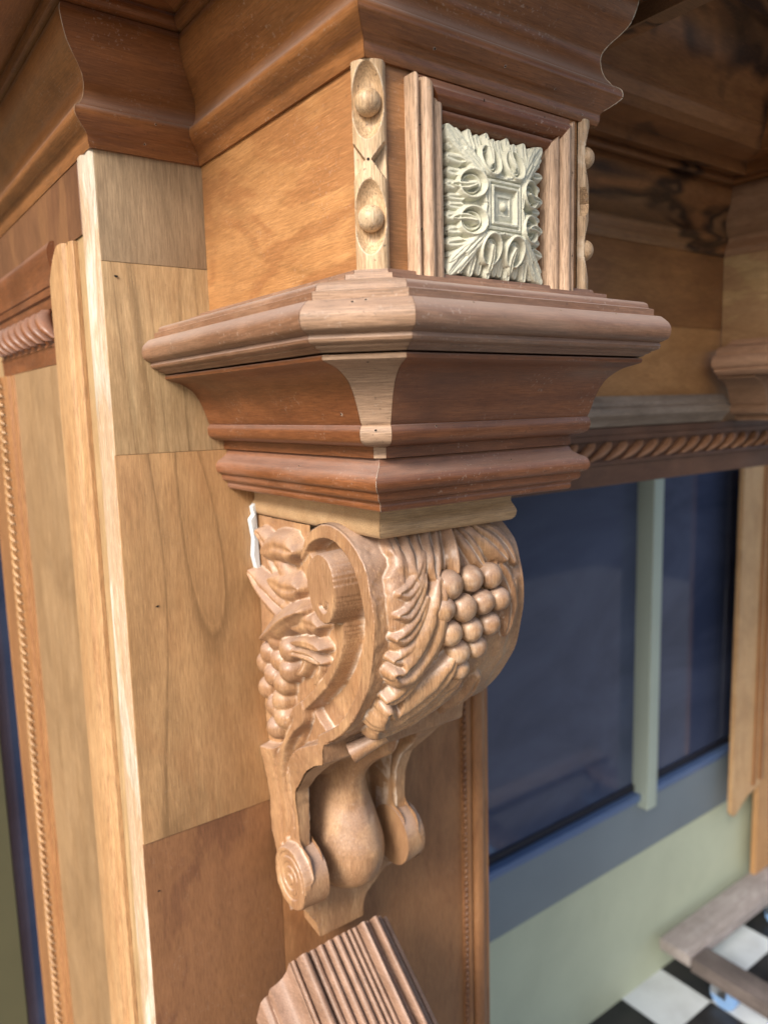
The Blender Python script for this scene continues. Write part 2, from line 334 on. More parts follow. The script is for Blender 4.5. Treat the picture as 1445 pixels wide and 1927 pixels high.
# ---- framed rosette
def stick(name, pts_xz, prof, axis, mat, base_y, holes=()):
    # prof: (across, protrusion). axis Z: across = x ; axis X: across = z
    pass
VPROF = [(0, 0), (0, .0125)] + sm((.0003, .0135), (.0015, .0145), (.0035, .0140), (.0048, .0125)) + [(.0052, .0095), (.0068, .0090)] + \
    sm((.0070, .0120), (.0085, .0165), (.0125, .0185), (.0165, .0165), (.0182, .0120)) + [(.0188, .0085)] + sm((.0192, .0110), (.0215, .0138), (.0255, .0142), (.0290, .0120), (.0312, .0080), (.0322, .0030)) + [(.0322, 0)]
HPROF = [(0, 0), (0, .009)] + sm((.0020, .0100), (.0050, .0115), (.0072, .0135)) + [(.0085, .0165)] + sm((.0100, .0180), (.0150, .0175), (.0190, .0140), (.0205, .0105)) + [(.0215, .0085)] + sm((.0225, .0105), (.0250, .0115), (.0290, .0095), (.0315, .0060)) + [(.0322, .0020), (.0322, 0)]
def frame_bar(name, p0, p1, inward, prof, mat, mitre0, mitre1, holes=()):
    # bar along p0->p1 in the front plane; inward = unit (x,z) pointing to the rosette ; mitre = how much each end shortens per unit across
    V = []; F = []; n = len(prof); mi = []
    d = (p1[0] - p0[0], p1[1] - p0[1]); L = math.hypot(*d); d = (d[0] / L, d[1] / L)
    for e, (p, mt, sg) in enumerate(((p0, mitre0, 1), (p1, mitre1, -1))):
        for a, h in prof:
            mm = mt(a, h) if callable(mt) else mt * a
            V.append((p[0] + inward[0] * a + d[0] * mm * sg, BY + .0003 - h, p[1] + inward[1] * a + d[1] * mm * sg))
    for q in range(n - 1): F.append((q, q + 1, n + q + 1, n + q))
    F.append(tuple(range(n))); F.append(tuple(n + q for q in range(n))[::-1]); mi = [0] * len(F)
    for t, q in holes:
        a, h = prof[q]; base = Vector((p0[0] + d[0] * L * t + inward[0] * a, BY - h - .0004, p0[1] + d[1] * L * t + inward[1] * a)); s0 = len(V)
        for k in range(7):
            an = k / 7 * 6.283; r = .0011 * random.uniform(.7, 1.2); V.append((base.x + r * .7 * math.cos(an), base.y, base.z + r * 1.3 * math.sin(an)))
        F.append(tuple(range(s0, s0 + 7))); mi.append(1)
    o = mesh(name, V, F, [mat, MHOLE], MT, 35, mi); return o
FX0, FX1, FZ0, FZ1 = .4008, .5900, .1065, .2600
lt = lambda a, h: a * .62 + (.002 if a < .006 else 0)
frame_bar('rosette_frame_side', (FX0, FZ0 - .004), (FX0, FZ1), (1, 0), VPROF, FRESHZ, 0, lt, [(.24, 12), (.74, 12)])
frame_bar('rosette_frame_side', (FX1, FZ0 - .004), (FX1, FZ1 - .003), (-1, 0), VPROF, FRESHZ, 0, lambda a, h: a * .8, [(.22, 12), (.7, 12)])
frame_bar('rosette_frame_top', (FX0 + .006, FZ1 - .001), (FX1 - .001, FZ1 - .001), (0, -1), HPROF, red('speckled dark frame', 'X', 30., edge_amt=.3, dust=.05), lambda a, h: a * .9, lambda a, h: a * .8, [(.35, 14), (.78, 12)])

# heightfield tools -------------------------------------------------
def smooth01(t): t = np.clip(t, 0, 1); return t * t * (3 - 2 * t)
def seg_dist(X, Y, pts):
    best = np.full(X.shape, 9.); T = np.zeros(X.shape); SD = np.zeros(X.shape); L = [0]
    for a, b in zip(pts[:-1], pts[1:]): L.append(L[-1] + math.hypot(b[0] - a[0], b[1] - a[1]))
    for k, (a, b) in enumerate(zip(pts[:-1], pts[1:])):
        dx, dy = b[0] - a[0], b[1] - a[1]; l2 = dx * dx + dy * dy + 1e-12
        t = np.clip(((X - a[0]) * dx + (Y - a[1]) * dy) / l2, 0, 1)
        ex, ey = X - a[0] - t * dx, Y - a[1] - t * dy; d = np.hypot(ex, ey); m = d < best
        best[m] = d[m]; T[m] = ((L[k] + t * (L[k + 1] - L[k])) / L[-1])[m]; SD[m] = np.sign(dx * ey - dy * ex)[m] * d[m]
    return best, T, SD
def leaf(Hh, X, Y, pts, w, h, base=0., vein=.35, serr=0, sa=.25, round_=.5, tip=.35, grow=0.):
    pts = cat(pts, 5) if len(pts) > 2 else pts
    d, t, sd = seg_dist(X, Y, pts)
    wt = w * np.clip(np.minimum(1, (t / .25 + .35)) * np.minimum(1, np.sqrt(np.clip((1 - t) / tip, 0, 1)) + .12), .05, 1)
    if serr: wt = wt * (1 - sa + sa * np.abs(np.sin(t * math.pi * serr)))
    q = d / wt
    body = np.clip(1 - q ** 6, 0, 1) ** .5
    p = base + h * body * (round_ + (1 - round_) * (1 - q * q)) * (1 + grow * (t - .5)) - h * vein * np.exp(-(q / .2) ** 2) * np.clip(1.3 - t, 0, 1)
    return np.where(q < 1, np.maximum(Hh, p), Hh)
def ball(Hh, X, Y, c, r, z0, sy=1.):
    d2 = (X - c[0]) ** 2 + ((Y - c[1]) / sy) ** 2; h = z0 + np.sqrt(np.clip(r * r - d2, 0, None)); return np.where(d2 < r * r, np.maximum(Hh, h), Hh)
def inpoly(X, Y, P):
    ins = np.zeros(X.shape, bool); n = len(P)
    for i in range(n):
        x1, y1 = P[i]; x2, y2 = P[(i + 1) % n]
        c = ((y1 > Y) != (y2 > Y)) & (X < (x2 - x1) * (Y - y1) / (y2 - y1 + 1e-15) + x1); ins ^= c
    return ins
def poly_edge(X, Y, P):
    P = list(P) + [P[0]]; return seg_dist(X, Y, P)[0]
rs = np.random.RandomState(4)
def fnoise(shape, k, amp):
    g = rs.randn(shape[0] // k + 3, shape[1] // k + 3)
    yy = np.arange(shape[0]) / k; xx = np.arange(shape[1]) / k; y0 = yy.astype(int); x0 = xx.astype(int); fy = smooth01(yy - y0)[:, None]; fx = smooth01(xx - x0)[None]
    return amp * ((g[np.ix_(y0, x0)] * (1 - fx) + g[np.ix_(y0, x0 + 1)] * fx) * (1 - fy) + (g[np.ix_(y0 + 1, x0)] * (1 - fx) + g[np.ix_(y0 + 1, x0 + 1)] * fx) * fy)
def blur(A, n=1):
    for _ in range(n):
        B = np.pad(A, 1, mode='edge'); A = (B[1:-1, 1:-1] * 4 + B[:-2, 1:-1] * 2 + B[2:, 1:-1] * 2 + B[1:-1, :-2] * 2 + B[1:-1, 2:] * 2 + B[:-2, :-2] + B[2:, 2:] + B[:-2, 2:] + B[2:, :-2]) / 16
    return A
def grid_mesh(name, PX, PY, PZ, mask, mat, parent, flip=False, smooth=180):
    ny, nx = PX.shape; idx = np.arange(ny * nx).reshape(ny, nx)
    if mask is None: mask = np.ones((ny, nx), bool)
    fm = mask[:-1, :-1] & mask[1:, :-1] & mask[:-1, 1:] & mask[1:, 1:]
    a, b, c, d = idx[:-1, :-1][fm], idx[:-1, 1:][fm], idx[1:, 1:][fm], idx[1:, :-1][fm]
    Q = np.stack([a, d, c, b] if flip else [a, b, c, d], 1)
    used = np.unique(Q); rm = np.full(ny * nx, -1); rm[used] = np.arange(len(used)); Q = rm[Q]
    P = np.stack([PX.ravel(), PY.ravel(), PZ.ravel() + H0], 1)[used]
    me = bpy.data.meshes.new(name); me.vertices.add(len(P)); me.vertices.foreach_set('co', P.ravel().astype(np.float32))
    me.loops.add(Q.size); me.loops.foreach_set('vertex_index', Q.ravel().astype(np.int32)); me.polygons.add(len(Q))
    me.polygons.foreach_set('loop_start', np.arange(0, Q.size, 4, dtype=np.int32)); me.polygons.foreach_set('loop_total', np.full(len(Q), 4, np.int32))
    me.update(); me.validate(); return link(name, me, mat, parent, smooth)

# rosette
def rosette():
    S = .0615; n = 330; PS = .945; ax = np.linspace(-S, S, n); X, Z = np.meshgrid(ax, ax)
    u0 = np.abs(X); v0 = np.abs(Z); u = np.minimum(u0, v0); v = np.maximum(u0, v0)      # fold the eight-fold pattern
    H = np.where(v < .0450, .0030, -1.)
    for (a, b, w_, h_) in (((.0035, .042), (.0035, .0585), .0048, .0080), ((.0125, .044), (.0130, .0612), .0060, .0098), ((.0225, .043), (.0238, .0585), .0056, .0080), ((.0325, .043), (.0350, .0606), .0060, .0098), ((.0425, .045), (.0450, .0585), .0046, .0080)):
        H = leaf(H, u, v, [a, b], w_, h_, 0, .35, tip=.25, round_=.45)
    # corner acanthus: mid rib and two lobes
    H = leaf(H, u, v, [(.026, .0265), (.040, .041), (.0595, .0605)], .0100, .0095, .0005, .40, serr=4, sa=.22, tip=.4, round_=.6)
    H = leaf(H, u, v, [(.034, .040), (.042, .049), (.0500, .0590)], .0042, .0105, 0, .35, tip=.5, round_=.4)
    # sweeping stem from the middle of each side out to the corner
    st = cat([(.0025, .0222), (.0100, .0232), (.0200, .0250), (.0300, .0320), (.0400, .0430)], 6)
    d, t, sd = seg_dist(u, v, st); H = np.where(d < .0042, np.maximum(H, .0040 + .0060 * np.clip(1 - (d / .0042) ** 2, 0, 1) - .0018 * np.exp(-(d / .0010) ** 2)), H)
    # C scroll: raised ring round a bowl, a curled bud hanging in it from the rim
    cx, cy = .0150, .0370; d = np.hypot(u - cx, (v - cy) * .88); th = np.arctan2(v - cy, u - cx)
    H = np.where((d < .0125) & (v < .052), .0030, H)
    H = np.where(v < .0495, np.maximum(H, .0030 + .0082 * np.clip(1 - (np.abs(d - .0113) / .0026) ** 2, 0, 1)), H)
    H = np.where(v < .0470, np.maximum(H, .0030 + .0045 * np.clip(1 - (np.abs(d - .0072) / .0014) ** 2, 0, 1)), H)
    H = leaf(H, u, v, [(cx - .0015, cy + .018), (cx - .0025, cy + .007), (cx - .0002, cy - .0040)], .0046, .0115, .001, .40, tip=.5, round_=.4)
    H = ball(H, u, v, (cx + .0002, cy - .0030), .0034, .0055, 1.3)
    # dome so the middle stands proud
    dome = .0125 * smooth01(1.25 - v / .056)
    # middle frame
    v = v / 1.09; m = v < .0200
    H = np.where(m, .0050, H)
    H = np.where((v < .0192) & (v > .0165), .0078, H); H = np.where((v <= .0165) & (v > .0150), .0060, H)
    H = np.where((v <= .0150) & (v > .0128), .0080, H); H = np.where(v <= .0128, .0040 - .0 * v, H)
    H = np.where((v <= .0115), .0035 + .35 * np.clip(.0115 - v, 0, .0045), H)
    H = np.where(v <= .0066, .0038, H); H = ball(H, X, Z, (0, 0), .0038, .0042)
    mask = H > .0012
    Hb = blur(np.maximum(H, 0), 1); Hb = np.where(mask, Hb, 0) + fnoise(H.shape, 5, .00012)
    # side skirt: pull the rim back to the block
    er = mask & ~(np.roll(mask, 1, 0) & np.roll(mask, -1, 0) & np.roll(mask, 1, 1) & np.roll(mask, -1, 1))
    dep = Hb + dome; dep = np.where(er, 0.0, dep)
    grid_mesh('rosette', X * PS + .4925, BY - .0006 - dep, Z * .985 + .1675, mask, RESIN, MT, False)
rosette()

# ---- ledge and cove under the block
LF = [(.364, YW), (.364, .5166), (.377, .5036), (.6177, .5036), (.6307, .5166), (.6307, YW)]
LEDGE = [(-.02, .1085), (.0105, .1080), (.0113, .1043), (.0225, .1028), (.0232, .0990), (.0490, .0935)] + sm((.0551, .0922), (.0585, .0900), (.0596, .0860)) + [(.0640, .0846), (.0641, .0785)] + \
    [(.0680, .0782)] + sm((.0704, .0775), (.0768, .0712), (.0789, .0646), (.0771, .0574), (.0709, .0541)) + [(.0693, .0536), (.0698, .0520)] + sm((.0705, .0504), (.0690, .0478), (.0640, .0464)) + [(.0625, .0462), (.0620, .0447)] + sm((.0600, .0440), (.0575, .0430), (.0555, .0416)) + [(.0300, .0414), (-.02, .0414)]
COVE = [(-.02, .0400), (.0545, .0399), (.0552, .0388), (.0548, .0362)] + sm((.0520, .0350), (.0380, .0310), (.0258, .0233), (.0190, .0150), (.0144, .0057), (.0112, -.0030), (.0080, -.0120)) + [(.0073, -.0130), (.0066, -.0142)] + \
    sm((.0080, -.0150), (.0096, -.0185), (.0098, -.0225), (.0088, -.0265), (.0073, -.0285)) + sm((.0040, -.0305), (-.001, -.0318), (-.0060, -.0323)) + [(-.0090, -.0331), (-.0090, -.0424), (-.02, -.0425)]
lm = [REDY, FRESH, REDX, FRESH, REDY]; lm2 = [LEDY, FRESH2, LEDX, FRESH, LEDY]
for i in range(5):
    lo = run('ledge_moulding', LF, i, LEDGE, lm2[i], MT, holes={1: [(.28, 22), (.80, 21)], 2: [(.12, 21), (.52, 22), (.83, 21)]}.get(i, []))
    if i == 1: lo['label'] = 'pale unstained corner piece of the ledge'
    lo = run('cove_moulding', LF, i, COVE, lm[i], MT, holes={1: [(.6, 5), (.5, 42)], 2: [(.2, 6), (.18, 40), (.93, 40)], 0: [(.7, 8), (.93, 30)]}.get(i, []))
    if i == 1: lo['label'] = 'pale unstained corner piece of the cove'
SF = [(.3765, YW), (.3765, .5168), (.6175, .5168), (.6175, YW)]
LOWM = [(-.03, -.0428), (-.0015, -.0430)] + sm((.0000, -.0450), (.0019, -.0488), (.0064, -.0524), (.0122, -.0561), (.0143, -.0605), (.0146, -.0645), (.0131, -.0684), (.0098, -.0704)) + [(.0080, -.0712), (.0078, -.0722)] + \
    sm((.0080, -.0750), (.0066, -.0778), (.0030, -.0796)) + [(.0020, -.0800)] + sm((.0010, -.0820), (.0014, -.0845), (.0004, -.0872), (-.0010, -.0882)) + [(-.0024, -.0887), (-.03, -.0888)]
LOW = [red('warm red moulding side', 'Y', 41., patch=(.27, .105, .045), patch_amt=.5, dust=.35), red('warm red moulding front', 'X', 42., patch=(.25, .095, .04), patch_amt=.5)]
for i in range(3): run('neck_moulding', SF, i, LOWM, LOW[i % 2], MT, holes={1: [(.2, 10), (.62, 12)], 0: [(.6, 14)]}.get(i, []))

mitre_line(SF, 1, LOWM, .00022, RAWW, 3, -2)
# ---- carved corbel
XL, XR = .395, .593
CB = thing('corbel', (.494, YW, -.62), '', ''); 
bpy.data.objects.remove(CB)
TB = [(.409, YW), (.409, .5627), (.579, .5627), (.579, YW)]
TOPB = [(-.05, -.0889), (.0035, -.0889)] + sm((.0030, -.0925), (.0008, -.0960), (.0006, -.1010), (.0028, -.1060), (.0046, -.1110), (.0036, -.1170), (.0010, -.1205)) + [(-.002, -.1215), (-.05, -.1216)]
FP = cat([(.6600, -.1180), (.6400, -.1128), (.6218, -.1131), (.5997, -.1204), (.5833, -.1315), (.5693, -.1462), (.5627, -.1657), (.5578, -.1864), (.5572, -.2106), (.5619, -.2358), (.5692, -.2628), (.5809, -.2828), (.5996, -.3084), (.6262, -.3336), (.6560, -.3523)], 8)
# side outline (y, z)
OUT = [(.690, -.160), (.688, -.1485), (.679, -.1325), (.6654, -.1216), (.6500, -.1140)] + FP[8:] + [(.6585, -.3730)] + cat([(.6600, -.3760), (.6780, -.3840), (.7010, -.4010), (.7205, -.4230), (.7370, -.4400), (.7420, -.4620), (.7420, -.4900), (.7380, -.5080), (.7180, -.5200), (.7130, -.5500), (.7230, -.5800), (.7400, -.5900)], 4) + \
    [(.754, -.598), (.768, -.598), (.782, -.588), (.795, -.565), (YW - .0003, -.52), (YW - .0003, -.1216), (.690, -.1216)]
SIDE_LEFT = []
def side_relief(sign):
    y0, y1, z0, z1 = .54, .8145, -.632, -.108; st = .00085
    ys = np.arange(y0, y1 + st, st); zs = np.arange(z0, z1, st); Y, Z = np.meshgrid(ys, zs)
    ins = inpoly(Y, Z, OUT)
    if sign > 0: ins &= (Z > -.600)
    rimh = .014 + 0 * Z
    H = np.zeros_like(Y)
    # rim of the big C scroll
    inner = cat([(.6870, -.1560), (.6776, -.147), (.6666, -.1376), (.6464, -.1304), (.6274, -.1299), (.6096, -.1364), (.5909, -.1522), (.5813, -.1715), (.576, -.1901), (.5738, -.2081), (.5771, -.2312), (.5863, -.2627), (.5984, -.2843), (.6205, -.3112), (.638, -.3251), (.6693, -.3442)], 4)
    outer = [(.690, -.160), (.688, -.1485), (.679, -.1325), (.6654, -.1216), (.6451, -.1128)] + FP[8:]
    deep = inpoly(Y, Z, inner + cat([(.6944, -.3266), (.6636, -.3014), (.6371, -.2758), (.6189, -.2483), (.6105, -.2228), (.6072, -.2000)], 4) + [(.64, -.20), (.66, -.185), (.675, -.165)])
    H = np.where(deep, -.0095, H)
    rim = inpoly(Y, Z, outer + inner[::-1]); H = np.where(rim, .014, H)
    # scroll's returning part
    ret = [(.6950, -.1600), (.6921, -.1720), (.6831, -.1845), (.6687, -.1981), (.6473, -.2126), (.6330, -.2135), (.6300, -.2065), (.6443, -.1917), (.6560, -.1650), (.6776, -.1480), (.6880, -.1485)]
    H = np.where(inpoly(Y, Z, ret), np.maximum(H, .0075 + .03 * np.clip(Y - .645, 0, .2)), H)
    # second band
    b2 = cat([(.6072, -.2000), (.6105, -.2228), (.6189, -.2483), (.6371, -.2758), (.6636, -.3014), (.6944, -.3266)], 4) + cat([(.7017, -.3158), (.6678, -.2887), (.6461, -.2648), (.6265, -.2397), (.6292, -.2271), (.633, -.2000)], 4)
    H = np.where(inpoly(Y, Z, b2), np.maximum(H, .0125), H)
    # lower cheek, with the channel running down out of the scroll
    chan = inpoly(Y, Z, [(.6693, -.3442)] + cat([(.6944, -.3266), (.6984, -.3424), (.7224, -.3624), (.7453, -.3904), (.7545, -.4200)], 6) + cat([(.7500, -.4200), (.7380, -.3960), (.7160, -.3770), (.6920, -.3640), (.6700, -.3540)], 6))
    ck = inpoly(Y, Z, [(.6944, -.3266)] + cat([(.7017, -.3158), (.7200, -.3290), (.7380, -.3520), (.7560, -.3820), (.7800, -.3990), (.83, -.4120)], 6) + [ (.83, -.64), (.64, -.64), (.64, -.352), (.6693, -.3442)])
    H = np.where(ck & ~rim, rimh, H); H = np.where(chan, .001, H)
    for g, wd, dp in ((cat([(.6984, -.3424), (.7271, -.3795), (.7560, -.4170), (.7660, -.4560), (.7680, -.5000), (.7720, -.5150)], 5), .0028, .0075), (cat([(.7150, -.3350), (.7520, -.3796), (.7780, -.4149), (.7870, -.4593), (.7870, -.5300)], 5), .0022, .0045)):
        d, t, sd = seg_dist(Y, Z, g); H = np.where(d < wd * 2.2, H - dp * np.exp(-(d / wd) ** 2) * smooth01(t * 8), H)
    d, t, sd = seg_dist(Y, Z, cat([(.7420, -.4100), (.7510, -.4350), (.7550, -.4620), (.7550, -.4950)], 5)); H = np.where(d < .0016, H - .002, H)
    # round eye of the big scroll
    drum = inpoly(Y, Z, cat([(.6510, -.1720), (.6470, -.1530), (.6360, -.1415), (.6230, -.1385), (.6090, -.1430), (.6000, -.1560), (.5975, -.1740), (.6000, -.1900), (.6070, -.2040), (.6180, -.2095), (.6310, -.2070), (.6440, -.1940), (.6510, -.1720)], 5))
    H = np.where(drum, .0300, H)
    d, t, sd = seg_dist(Y, Z, cat([(.6130, -.1880), (.6160, -.1935), (.6215, -.1955), (.6270, -.1920)], 4)); H = np.where(drum & (d < .0018), H - .0035, H)
    # foot volute
    cy, cz = .7500, -.5530; d = np.hypot((Y - cy), (Z - cz) * .95)
    vol = d < .0365
    th = np.arctan2(Z - cz, Y - cy); sp = np.mod(d - .0115 * (th / (2 * math.pi)), .0115)
    H = np.where(vol, .0255 - .0045 * ((sp > .0005) & (sp < .0042)) * (d < .030) * (d > .005), H)
    # leaves behind the scroll
    Lh = H.copy()
    def lf(p, w_, h_, **k):
        nonlocal Lh
        Lh = leaf(Lh, Y, Z, p, w_, h_, **k)
    lf([(.700, -.215), (.735, -.190), (.775, -.150), (.795, -.138)], .020, .015, vein=.5, tip=.5)
    lf([(.700, -.150), (.740, -.150), (.770, -.160)], .019, .021, vein=.15, tip=.3)
    lf([(.695, -.190), (.725, -.195), (.760, -.190)], .018, .019, vein=.15, tip=.3)
    lf([(.690, -.225), (.740, -.222), (.785, -.205), (.814, -.188)], .020, .018, vein=.6, tip=.5)
    lf([(.680, -.210), (.720, -.228), (.755, -.250), (.775, -.262)], .017, .024, vein=-.2, tip=.4)
    lf([(.655, -.222), (.685, -.225), (.710, -.236)], .016, .019, vein=.1, tip=.4, serr=3)
    lf([(.652, -.246), (.680, -.246), (.712, -.252)], .0085, .020, vein=.1, tip=.3)
    lf([(.655, -.262), (.690, -.262), (.722, -.268), (.738, -.288)], .0085, .017, vein=.3, tip=.3)
    lf([(.660, -.262), (.668, -.280), (.676, -.292)], .0070, .013, vein=.3)
    lf([(.690, -.266), (.700, -.282), (.712, -.290)], .0075, .014, vein=.3)
    H = np.where(drum | rim | inpoly(Y, Z, b2), H, Lh)
    for (a, b) in [(.7745, -.2797), (.754, -.2596), (.7502, -.2825), (.7274, -.2650), (.7677, -.3054), (.7300, -.2900), (.7437, -.3093), (.7500, -.3300), (.7652, -.3431), (.7470, -.3500), (.7674, -.3700), (.7850, -.2950), (.7830, -.3250)]:
        H = ball(H, Y, Z, (a, b), .0150, .0065)
    H = blur(H, 2) + fnoise(H.shape, 14, .0003) + fnoise(H.shape, 8, .0002)
    sh = smooth01((-.37 - Z) / .12); X = .409 - H + .014 * sh if sign < 0 else .579 + H - .027 * sh
    return grid_mesh('carved_scroll_cheek', X, Y, Z, ins, CARVE, CBO, sign > 0, 50)
# corbel core (one mesh; cheeks, carved front, top block and grapes are its pieces)
core = [(.6000 if False else .60, -.1216)]
cor = [p for p in OUT]
V = [(.4270, y, z) for y, z in cor] + [(.5500, y, z) for y, z in cor]; n = len(cor)
# keep the core slightly inside the relief in front so that nothing coincides
V = [(x, y + (.006 if y < .80 else -.001), z + .0005) for x, y, z in V]
CBO = mesh('corbel', V, [tuple(range(n))[::-1], tuple(range(n, 2 * n))] + [(i, (i + 1) % n, n + (i + 1) % n, n + i) for i in range(n) if not (-.60 < cor[i][1] < -.36 and cor[i][0] < .76)], CARVE, MT, 40)
for i in range(3): run('corbel_top_block', TB, i, TOPB, CARVEX, CBO)
side_relief(-1); side_relief(1)
# carved front: swept along the scroll curve, leaves and stems raised on it
def front_relief():
    P = np.array(FP); seg = np.hypot(*np.diff(P, axis=0).T); L = np.r_[0, np.cumsum(seg)]; st = .00085
    ss = np.arange(0, L[-1], st); us = np.linspace(XL, XR, int((XR - XL) / st)); py = np.interp(ss, L, P[:, 0]); pz = np.interp(ss, L, P[:, 1])
    ty = np.gradient(py); tz = np.gradient(pz); l = np.hypot(ty, tz); ny, nz = tz / l, -ty / l           # outward
    U, S = np.meshgrid(us, ss); s0 = 0.0386 - (L[np.argmin(np.abs(P[:, 0] - .6218) + np.abs(P[:, 1] + .1131))] )
    S = S + s0
    H = np.zeros_like(U)
    # gentle raised field under the leaves
    fld = smooth01((U - .418) / .02) * smooth01((.580 - U) / .012); H = H + .004 * fld * (S > .05) * (S < .30)
    def lf(p, w_, h_, **k):
        nonlocal H
        H = leaf(H, U, S, p, w_, h_, **k)
    # lower husk: two broad blades curling round the stem
    lf([(.452, .330), (.470, .312), (.500, .285), (.524, .258)], .017, .0095, vein=.3, tip=.5)
    lf([(.432, .312), (.452, .312), (.485, .288), (.512, .250)], .022, .0125, vein=.25, tip=.5)
    lf([(.424, .284), (.440, .298), (.470, .282), (.495, .248), (.503, .228)], .0225, .0175, vein=.30, tip=.55)
    lf([(.420, .252), (.430, .268), (.455, .252), (.478, .222), (.488, .200)], .0235, .0205, vein=.28, tip=.6)
    lf([(.536, .290), (.541, .268), (.538, .240)], .012, .013, vein=.5, tip=.4)
    lf([(.522, .306), (.532, .286), (.550, .264)], .010, .012, vein=.4, tip=.3)
    # left blade with a bold ridge, lumpy lobes down its outer edge
    lf([(.433, .100), (.430, .150), (.436, .205)], .0200, .0105, vein=.0, tip=.3)
    lf([(.414, .206), (.424, .209), (.442, .196), (.455, .172), (.463, .146), (.466, .126)], .0235, .0200, vein=.32, tip=.65)
    lf([(.452, .160), (.459, .180), (.463, .202)], .0105, .0150, vein=.35)
    for q0 in ((.4135, .236), (.4120, .192), (.4130, .171), (.4155, .151), (.4190, .133)):
        lf([q0, (q0[0] + .012, q0[1] - .001), (q0[0] + .027, q0[1] - .014), (q0[0] + .038, q0[1] - .032)], .0108, .0150, vein=.18, tip=.7, round_=.6)
    # crown of leaves falling from the top block
    lf([(.436, .070), (.430, .085), (.427, .102)], .008, .010, vein=.4)
    lf([(.560, .078), (.572, .100), (.580, .128)], .010, .0085, vein=.5)
    lf([(.5380, .0730), (.556, .088), (.570, .108), (.576, .126)], .011, .0115, vein=.5)
    lf([(.4400, .070), (.436, .098), (.432, .118), (.430, .138)], .014, .0120, vein=.5, serr=3, sa=.15)
    lf([(.455, .068), (.450, .090), (.446, .112), (.444, .130)], .0145, .0150, vein=.45)
    lf([(.524, .074), (.538, .094), (.552, .108), (.562, .122)], .0135, .0165, vein=.5, tip=.3)
    lf([(.513, .076), (.518, .096), (.524, .110), (.532, .126)], .011, .0130, vein=.5)
    lf([(.484, .070), (.474, .090), (.467, .106), (.463, .128)], .014, .0180, vein=.45)
    lf([(.500, .070), (.496, .090), (.492, .106), (.489, .126)], .0095, .0185, vein=-.2)
    lf([(.4905, .085), (.482, .105), (.478, .120)], .0065, .0125, vein=.5)
    # right leaf behind the grapes
    lf([(.552, .120), (.563, .145), (.567, .170), (.562, .200)], .013, .0105, vein=.5, tip=.4)
    lf([(.556, .178), (.566, .168), (.574, .140)], .010, .0080, vein=.5)
    # notched ties
    for k in range(6):
        c = (.440 + k * .0062 * 1.5, .326 - k * .0018); d, t, sd = seg_dist(U, S, [(c[0], c[1] - .008), (c[0] + .003, c[1] + .012)]); H = np.where(d < .0038, np.maximum(H, .011), H)
    # crack
    d, t, sd = seg_dist(U, S, cat([(.4115, .200), (.411, .235), (.407, .275), (.404, .320), (.398, .350)], 5)); H = np.where(d < .0006, H - .002, H)
    H = blur(H, 1) + fnoise(H.shape, 14, .0004) + fnoise(H.shape, 8, .0003) + fnoise(H.shape, 4, .00009)
    e = np.minimum((U - XL), (XR - U)); H = H * smooth01(e / .003)
    ix = np.clip(((ss)), 0, None)
    PY = py[:, None] + ny[:, None] * H; PZ = pz[:, None] + nz[:, None] * H
    PY = np.where(PY > -1, PY, PY)
    o = grid_mesh('carved_leaf_front', U, PY, PZ, None, CARVE, CBO, False)
    def at(x, s, h):
        q = s - s0; return Vector((x, np.interp(q, L, P[:, 0]) + np.interp(q, ss, ny) * h, np.interp(q, L, P[:, 1]) + np.interp(q, ss, nz) * h))
    return at
at = front_relief()
GR = [(.4794, .1335, .0180), (.4686, .1536, .0160), (.5092, .1319, .0165), (.5362, .1329, .0160), (.4958, .1566, .0170), (.5218, .1554, .0155), (.5451, .1561, .0150), (.4792, .1779, .0158), (.5074, .1797, .0155), (.5329, .1786, .0148), (.4932, .2014, .0160), (.5182, .2007, .0150), (.4991, .2207, .0145)]
for gx, gs, gr in GR:
    bm = bmesh.new(); bmesh.ops.create_uvsphere(bm, u_segments=36, v_segments=24, radius=gr * .86)
    c = at(gx, gs, .0090); s = random.uniform(0, 50)
    for v in bm.verts:
        d = v.co.normalized(); v.co = v.co * (1 + .03 * noise.noise(d * 2.2 + Vector((s, 0, 0)))) + c + Vector((0, 0, H0))
    me = bpy.data.meshes.new('grape'); bm.to_mesh(me); bm.free(); link('grape', me, CARVE, CBO, 180)
# stem end
p0, p1 = at(.452, .318, .010), at(.4200, .3420, .016)
sv = []
tube('vine_stem', [p0, (p0 + p1) / 2, p1], [.0085, .0095, .0115], CARVP, CBO, 10, 40)
